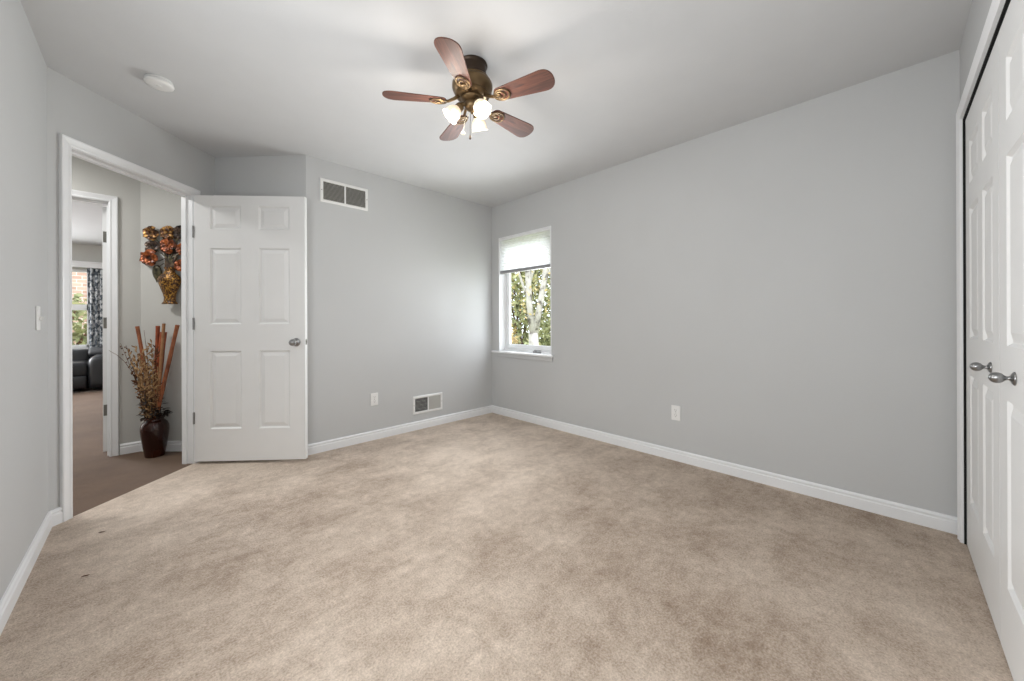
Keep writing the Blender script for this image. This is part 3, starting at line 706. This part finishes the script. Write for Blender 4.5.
for i in range(9):
    th = i * 2 * PI / 9 + .2; bm = bmesh.new(); a = Vector((VX + .03 * math.cos(th), VY + .03 * math.sin(th), .20)); hgt = random.uniform(.14, .34)
    tube(bm, [(0, 0, 0), (.02 * math.cos(th), .02 * math.sin(th), .12), (.04 * math.cos(th), .04 * math.sin(th), hgt)], .003, 5)
    for j in range(9):
        z = .12 + (hgt - .10) * j / 9; an = th + random.uniform(-1.2, 1.2)
        leaf_sheet(bm, (.03 * math.cos(th), .03 * math.sin(th), z), (math.cos(an), math.sin(an), random.uniform(-.3, .6)), (0, 0, 1), random.uniform(.035, .06), .013)
    o = link('leaf_sprig', bm, M['dry_dark'], arr, smooth=True); o.location = a - arr.location; o['label'] = 'dark dried leaf sprig'

# ------------------------------------------------------------------ hall: metal flower sculpture on the end wall
# local frame: x along the wall to the right as seen, -y out of the wall
ws = empty('flower_wall_sculpture', (-0.055 + .296 * q - .0005 * q, AV - .296 * q - .0005 * q, 1.235), math.radians(-45), 'metal vase of copper and gold flowers hung on the hall wall', 'wall sculpture')
def wp(px, py, out=0.0):                        # photograph measurements turned into metres on the wall plane
    return Vector(((px - 140.4) * .00841 - .255, -out, (304 - py) * .00846))
bm = bmesh.new()
prof = [(.0, 0), (.062, 0), (.062, .006), (.048, .020), (.044, .050), (.052, .085), (.074, .140), (.090, .185), (.092, .205), (.080, .228), (.055, .250), (.040, .268), (.036, .285), (.046, .300), (.044, .304), (.0, .290)]
lathe(bm, prof, 32, Matrix.Translation((wp(170.7, 304).x, -.052, 0)), cap=False, sy=.55)
o = smooth_by_angle(link('sculpted_vase', bm, M['vase_gold'], ws), 50); o['label'] = 'gold and brown mosaic metal vase'
vx = wp(170.7, 304).x
def flower(px, py, r, mat, out, seed, parent=ws, name='flower'):
    rnd = random.Random(seed); bm = bmesh.new(); c = wp(px, py, out)
    for ringi, (n, rr, lift) in enumerate(((6, 1.0, .10), (6, .78, .40), (5, .52, .75), (3, .28, 1.0))):
        for k in range(n):
            a = 2 * PI * (k + .5 * (ringi % 2)) / n + rnd.uniform(-.15, .15)
            rad = Vector((math.cos(a), 0, math.sin(a))); tan = Vector((-math.sin(a), 0, math.cos(a))); R_ = r * rr * rnd.uniform(.9, 1.1); ww = R_ * .50
            rows = []
            for i in range(6):
                t = i / 5; wd = ww * math.sin(PI * (.10 + .74 * t)) ** .7
                hgt = R_ * (lift * t * .8 + .25 * math.sin(PI * t))
                p = c + rad * R_ * t * (1 - .35 * lift) + Vector((0, -hgt, 0))
                rows.append([bm.verts.new(p + tan * wd * s + Vector((0, -abs(s) * wd * .35, 0))) for s in (-1, -.5, 0, .5, 1)])
            for a_, b_ in zip(rows, rows[1:]):
                for s in range(4): bm.faces.new((a_[s], a_[s + 1], b_[s + 1], b_[s]))
    f = link(name, bm, mat, parent, smooth=True)
    return f
FL = [(149.5, 234, .066, 'flower_gold', .02, 1), (150, 247, .062, 'flower_dark', .012, 2), (149, 258.5, .074, 'flower_red', .03, 3), (168, 234, .066, 'flower_gold', .03, 4), (178, 234, .060, 'flower_dark', .02, 5),
      (169.5, 247, .066, 'flower_red', .045, 6), (181.5, 250, .056, 'flower_red', .03, 7), (180, 266, .052, 'flower_red', .035, 8), (191, 244, .060, 'flower_gold', .02, 9), (190, 261, .060, 'flower_red', .02, 10)]
LB = {'flower_gold': 'gold and brown metal flower', 'flower_dark': 'dark brown metal flower', 'flower_red': 'copper red metal flower'}
for px, py, r, mk, out, sd in FL:
    f = flower(px, py, r, M[mk], out, sd); f['label'] = LB[mk]
    bm = bmesh.new(); c = wp(px, py, out + .012); top_ = Vector((vx, -.05, .285))
    tube(bm, [top_ - Vector((0, 0, .05)), top_ + Vector(((c.x - vx) * .15, 0, .10)), Vector((c.x * .6 + vx * .4, -.03, c.z * .75 + top_.z * .25)), c], [.006, .005, .004, .004], 6); link('stem', bm, M['leaf_metal'], ws)
bm = bmesh.new()
for k in range(7):
    a = (k - 3) * .12; tube(bm, [(vx + .010 * (k - 3), -.05, .25), (vx + .012 * (k - 3), -.045, .36), (vx + .10 * a * 1.6, -.03, .46)], [.010, .010, .006], 6)
o = link('stem_bundle', bm, M['flower_dark'], ws)
for (px, py, tx) in ((154, 268, -1), (188, 272, 1)):
    bm = bmesh.new(); c = wp(px, py, .02); rows = []
    for i in range(9):
        t = i / 8; wd = .042 * (math.sin(PI * min(1, .18 + t * .82)) ** .75) * (1.0 if t > .02 else .55)
        z = c.z - .135 * t + .012
        rows.append([bm.verts.new((c.x + s * wd, c.y - .012 * (1 - s * s) + .01 * t, z + (.014 * abs(s) if i == 0 else .006 * abs(s)))) for s in (-1, -.5, 0, .5, 1)])
    for a_, b_ in zip(rows, rows[1:]):
        for s in range(4): bm.faces.new((a_[s], a_[s + 1], b_[s + 1], b_[s]))
    o = link('leaf', bm, M['leaf_metal'], ws, smooth=True); o['label'] = 'green bronze leaf'
    sd = o.modifiers.new('solid', 'SOLIDIFY'); sd.thickness = .002
    bm = bmesh.new(); tube(bm, [c + Vector((0, .0, .0)), Vector(((c.x + vx) / 2, -.03, .34)), Vector((vx, -.05, .30))], .003, 6); link('stem', bm, M['leaf_metal'], ws)

# ------------------------------------------------------------------ living room: window, curtain, cornice, sofa
w2 = empty('window_2', ((LWX0 + LWX1) / 2, LW, LWZ0), 0, kind='structure')
def wl2(bm):
    for v in bm.verts: v.co -= Vector(((LWX0 + LWX1) / 2, LW, LWZ0))
    return bm
bm = bmesh.new()
for a, b, c, d in ((LWX0, LWX0 + .04, LWZ0, LWZ1), (LWX1 - .04, LWX1, LWZ0, LWZ1), (LWX0, LWX1, LWZ0, LWZ0 + .04), (LWX0, LWX1, LWZ1 - .04, LWZ1), (LWX0, LWX1, 1.30, 1.40)):
    box(bm, a, b, LW + .03, LW + .09, c, d)
link('window_frame', wl2(bm), M['trim'], w2)
bm = bmesh.new(); box(bm, LWX0 + .02, LWX1 - .02, LW + .058, LW + .062, LWZ0 + .02, LWZ1 - .02); link('pane', wl2(bm), M['glass'], w2)
bm = bmesh.new(); box(bm, LWX0 - .08, LWX1 + .08, LW - .035, LW + .03, LWZ0 - .03, LWZ0 + .0); link('window_sill', wl2(bm), M['trim'], w2)
bm = bmesh.new(); box(bm, -2.35, -.30, LW - .10, LW - .001, 2.03, 2.125); box(bm, -2.37, -.28, LW - .115, LW - .001, 2.110, 2.135)
o = link('curtain_cornice', bm, M['trim'], bevel=.003); tag(o, 'white cornice board above the living room window', 'cornice')
bm = bmesh.new(); n = 60; x0, x1 = -.765, -.36; rows = []
for j, z in enumerate([2.03, 1.7, 1.3, .9, .5, .06]):
    rows.append([bm.verts.new((x0 + (x1 - x0) * i / n + (.02 * (j - 2) / 5 if i == 0 else 0), LW - .052 + .026 * math.sin(i * 2 * PI / 8.5 + j * .15), z)) for i in range(n + 1)])
for a, b in zip(rows, rows[1:]):
    for i in range(n): bm.faces.new((a[i], a[i + 1], b[i + 1], b[i]))
o = link('curtain', bm, M['curtain'], smooth=True); md = o.modifiers.new('solid', 'SOLIDIFY'); md.thickness = .003
tag(o, 'grey and white patterned curtain at right of living room window', 'curtain')
sofa = empty('recliner_sofa', (-1.55, 9.13, 0), 0, 'black leather recliner sofa below the living room window', 'sofa')
def cushion(name, x0, x1, y0, y1, z0, z1, bev, rotx=0.0, rotz=0.0, label=None, pleats=0):
    bm = bmesh.new(); mt = Matrix.Translation(((x0 + x1) / 2, (y0 + y1) / 2, (z0 + z1) / 2)) @ Matrix.Rotation(rotz, 4, 'Z') @ Matrix.Rotation(rotx, 4, 'X')
    box(bm, -(x1 - x0) / 2, (x1 - x0) / 2, -(y1 - y0) / 2, (y1 - y0) / 2, -(z1 - z0) / 2, (z1 - z0) / 2, mt)
    bmesh.ops.bevel(bm, geom=bm.edges[:], offset=bev, segments=4, profile=.5, affect='EDGES')
    bmesh.ops.subdivide_edges(bm, edges=[e_ for e_ in bm.edges if e_.calc_length() > .25], cuts=6, use_grid_fill=True)
    rn = random.Random(name)
    for v in bm.verts: v.co += Vector((0, 1, .4)) * (.006 * math.sin(v.co.x * 34 + v.co.z * 9)) if pleats else Vector((0, 0, .004 * math.sin(v.co.x * 13)))
    o = link(name, bm, M['leather'], sofa, smooth=True)
    if label: o['label'] = label
cushion('base', -1.0, .86, -.22, .50, .03, .20, .03)
for sx in (-.93, .78):
    for sy in (-.16, .42):
        bm = bmesh.new(); lathe(bm, [(.022, 0), (.026, .035)], 12, Matrix.Translation((sx, sy, 0))); link('leg', bm, M['bronze'], sofa)
cushion('seat_cushion', -.06, .86, -.30, .25, .21, .46, .07); cushion('seat_cushion', -.99, -.08, -.30, .25, .21, .46, .07)
cushion('footrest', -.06, .84, -.34, -.24, .05, .25, .035, pleats=1); cushion('footrest', -.99, -.08, -.34, -.24, .05, .25, .035, pleats=1)
cushion('back_cushion', -.06, .86, .26, .50, .30, .64, .09, -.12); cushion('back_cushion', -.99, -.08, .26, .50, .30, .64, .09, -.12)
cushion('armrest', .845, 1.16, -.36, .50, .02, .56, .10); cushion('armrest', -1.30, -1.0, -.36, .50, .02, .56, .10)
cushion('headrest', .80, 1.12, .20, .34, .50, .68, .06, -.5, -.3)

# ------------------------------------------------------------------ furniture dents in the carpet by the doorway, their shade modelled as dark slivers
for x, y, rz, lab in ((-.181, 2.846, -.25, 'small dark furniture dent in the carpet, the one nearer the doorway'), (-.200, 2.405, -.2, 'small dark furniture dent in the carpet, the one farther from the doorway')):
    bm = bmesh.new(); tube(bm, [(-.013, 0, .002), (-.004, .001, .003), (.006, -.001, .003), (.013, .001, .002)], [.0008, .0028, .0022, .0008], 6)
    o = link('carpet_dent', bm, M['dry_brown']); o.location = (x, y, 0); o.rotation_euler = (0, 0, rz); tag(o, lab, 'carpet dent')
# ------------------------------------------------------------------ outside
def leaves(bm, n, box_, size, rnd, dens=None):
    for _ in range(n):
        c = Vector([rnd.uniform(a, b) for a, b in box_]); s = rnd.uniform(.6, 1.2) * size
        if dens and not dens(c): continue
        a = Vector([rnd.uniform(-1, 1) for _ in range(3)]).normalized(); b = a.cross(Vector([rnd.uniform(-1, 1) for _ in range(3)])).normalized()
        bm.faces.new([bm.verts.new(c + a * s), bm.verts.new(c + b * s * .5), bm.verts.new(c - a * s), bm.verts.new(c - b * s * .5)])
GZ = -.35
bm = bmesh.new(); box(bm, 3.3, 22, -6, 24, GZ - .1, GZ); o = struct('ground', bm, M['lawn'])
bm = bmesh.new(); box(bm, -8, 3.3, 10.2, 24, GZ - .1, GZ); o = struct('ground_side', bm, M['lawn'])
bt = empty('birch_tree', (6.68, 6.055, GZ), 0, 'pale-barked tree forking into two trunks outside the bedroom window', 'tree')
def bl(p): return Vector(p) - Vector((6.68, 6.055, GZ))
bm = bmesh.new()
tube(bm, [bl((6.68, 6.055, GZ - .05)), bl((6.676, 6.06, .32)), bl((6.66, 6.07, .80))], [.17, .125, .115], 14)
link('trunk', bm, M['bark'], bt, smooth=True)
for pts, rr in (([(6.665, 6.085, .70), (6.60, 6.14, 1.5), (6.572, 6.16, 2.24), (6.50, 6.22, 3.2), (6.45, 6.3, 4.6)], [.085, .075, .07, .06, .03]),
                ([(6.69, 6.05, .72), (6.76, 5.97, 1.35), (6.86, 5.88, 2.07), (6.92, 5.82, 2.9), (7.0, 5.7, 4.4)], [.085, .078, .07, .06, .03]),
                ([(6.58, 6.15, 1.9), (6.70, 6.04, 2.5), (6.72, 6.0, 3.4)], [.04, .035, .02]),
                ([(6.83, 5.90, 1.9), (6.98, 5.72, 2.5), (7.15, 5.5, 3.3)], [.035, .03, .015]),
                ([(6.60, 6.13, 1.5), (6.45, 6.32, 2.2), (6.3, 6.5, 3.0)], [.035, .03, .015])):
    bm = bmesh.new(); tube(bm, [bl(p) for p in pts], rr, 10); link('branch', bm, M['bark'], bt, smooth=True)
rnd = random.Random(3)
bm = bmesh.new(); leaves(bm, 500, ((-.9, .9), (-.9, .9), (1.5, 5.0)), .05, rnd); link('foliage', bm, M['leaf_yellow'], bt, recalc=False)
def shrub(name, c, rx, ry, h, mat, n, label, size=.09):
    e = empty(name, (c[0], c[1], GZ), 0, label, 'shrub' if name == 'shrub' else 'tree')
    rn = random.Random(c[0] * 31 + c[1]); bm = bmesh.new()
    def dens(p): return (p.x / rx) ** 2 + (p.y / ry) ** 2 + ((p.z - h * .5) / (h * .52)) ** 2 < rn.uniform(.7, 1.1)
    leaves(bm, n, ((-rx, rx), (-ry, ry), (0.05, h)), size, rn, dens); link('foliage', bm, mat, e, recalc=False)
    for k in range(5):
        bm = bmesh.new(); a = k * 1.3; tube(bm, [(0, 0, -.02), (rx * .2 * math.cos(a), ry * .2 * math.sin(a), h * .4), (rx * .5 * math.cos(a), ry * .5 * math.sin(a), h * .8)], [.05, .035, .015], 8); link('branch', bm, M['dry_brown'], e)
shrub('shrub', (7.1, 8.6), 1.1, 1.1, 1.9, M['leaf_yellow'], 5200, 'yellow-green leafy shrub seen left of the forked trunk')
shrub('shrub', (9.3, 7.0), 1.1, 1.1, 1.7, M['leaf_green'], 5200, 'green leafy shrub seen right of the forked trunk')
shrub('tree', (11.6, 11.3), 2.5, 2.5, 6.5, M['leaf_green'], 16000, 'tall green tree filling the window behind the forked trunk', .13)
shrub('tree', (16.4, 10.2), 2.6, 2.6, 6.5, M['leaf_dark'], 12000, 'darker tree farther back, at right in the bedroom window', .14)
shrub('tree', (11.2, 16.6), 2.6, 2.6, 6.5, M['leaf_dark'], 7000, 'darker tree farther back, at left in the bedroom window', .14)
shrub('shrub', (-1.5, 12.6), 1.5, .9, 2.1, M['leaf_green'], 4500, 'green shrub outside the living room window below the brick wall', .09)
bh = empty('brick_house', (-1.4, 15.2, GZ), 0, 'pale brick wall of house seen through the living room window', 'house')
bm = bmesh.new(); box(bm, -3.5, 3.5, 0, .4, 0, 5.0); link('brick_wall', bm, M['brick'], bh)
bm = bmesh.new(); box(bm, -3.7, 3.7, -.3, .6, 5.0, 5.2); link('roof_edge', bm, M['trim'], bh)
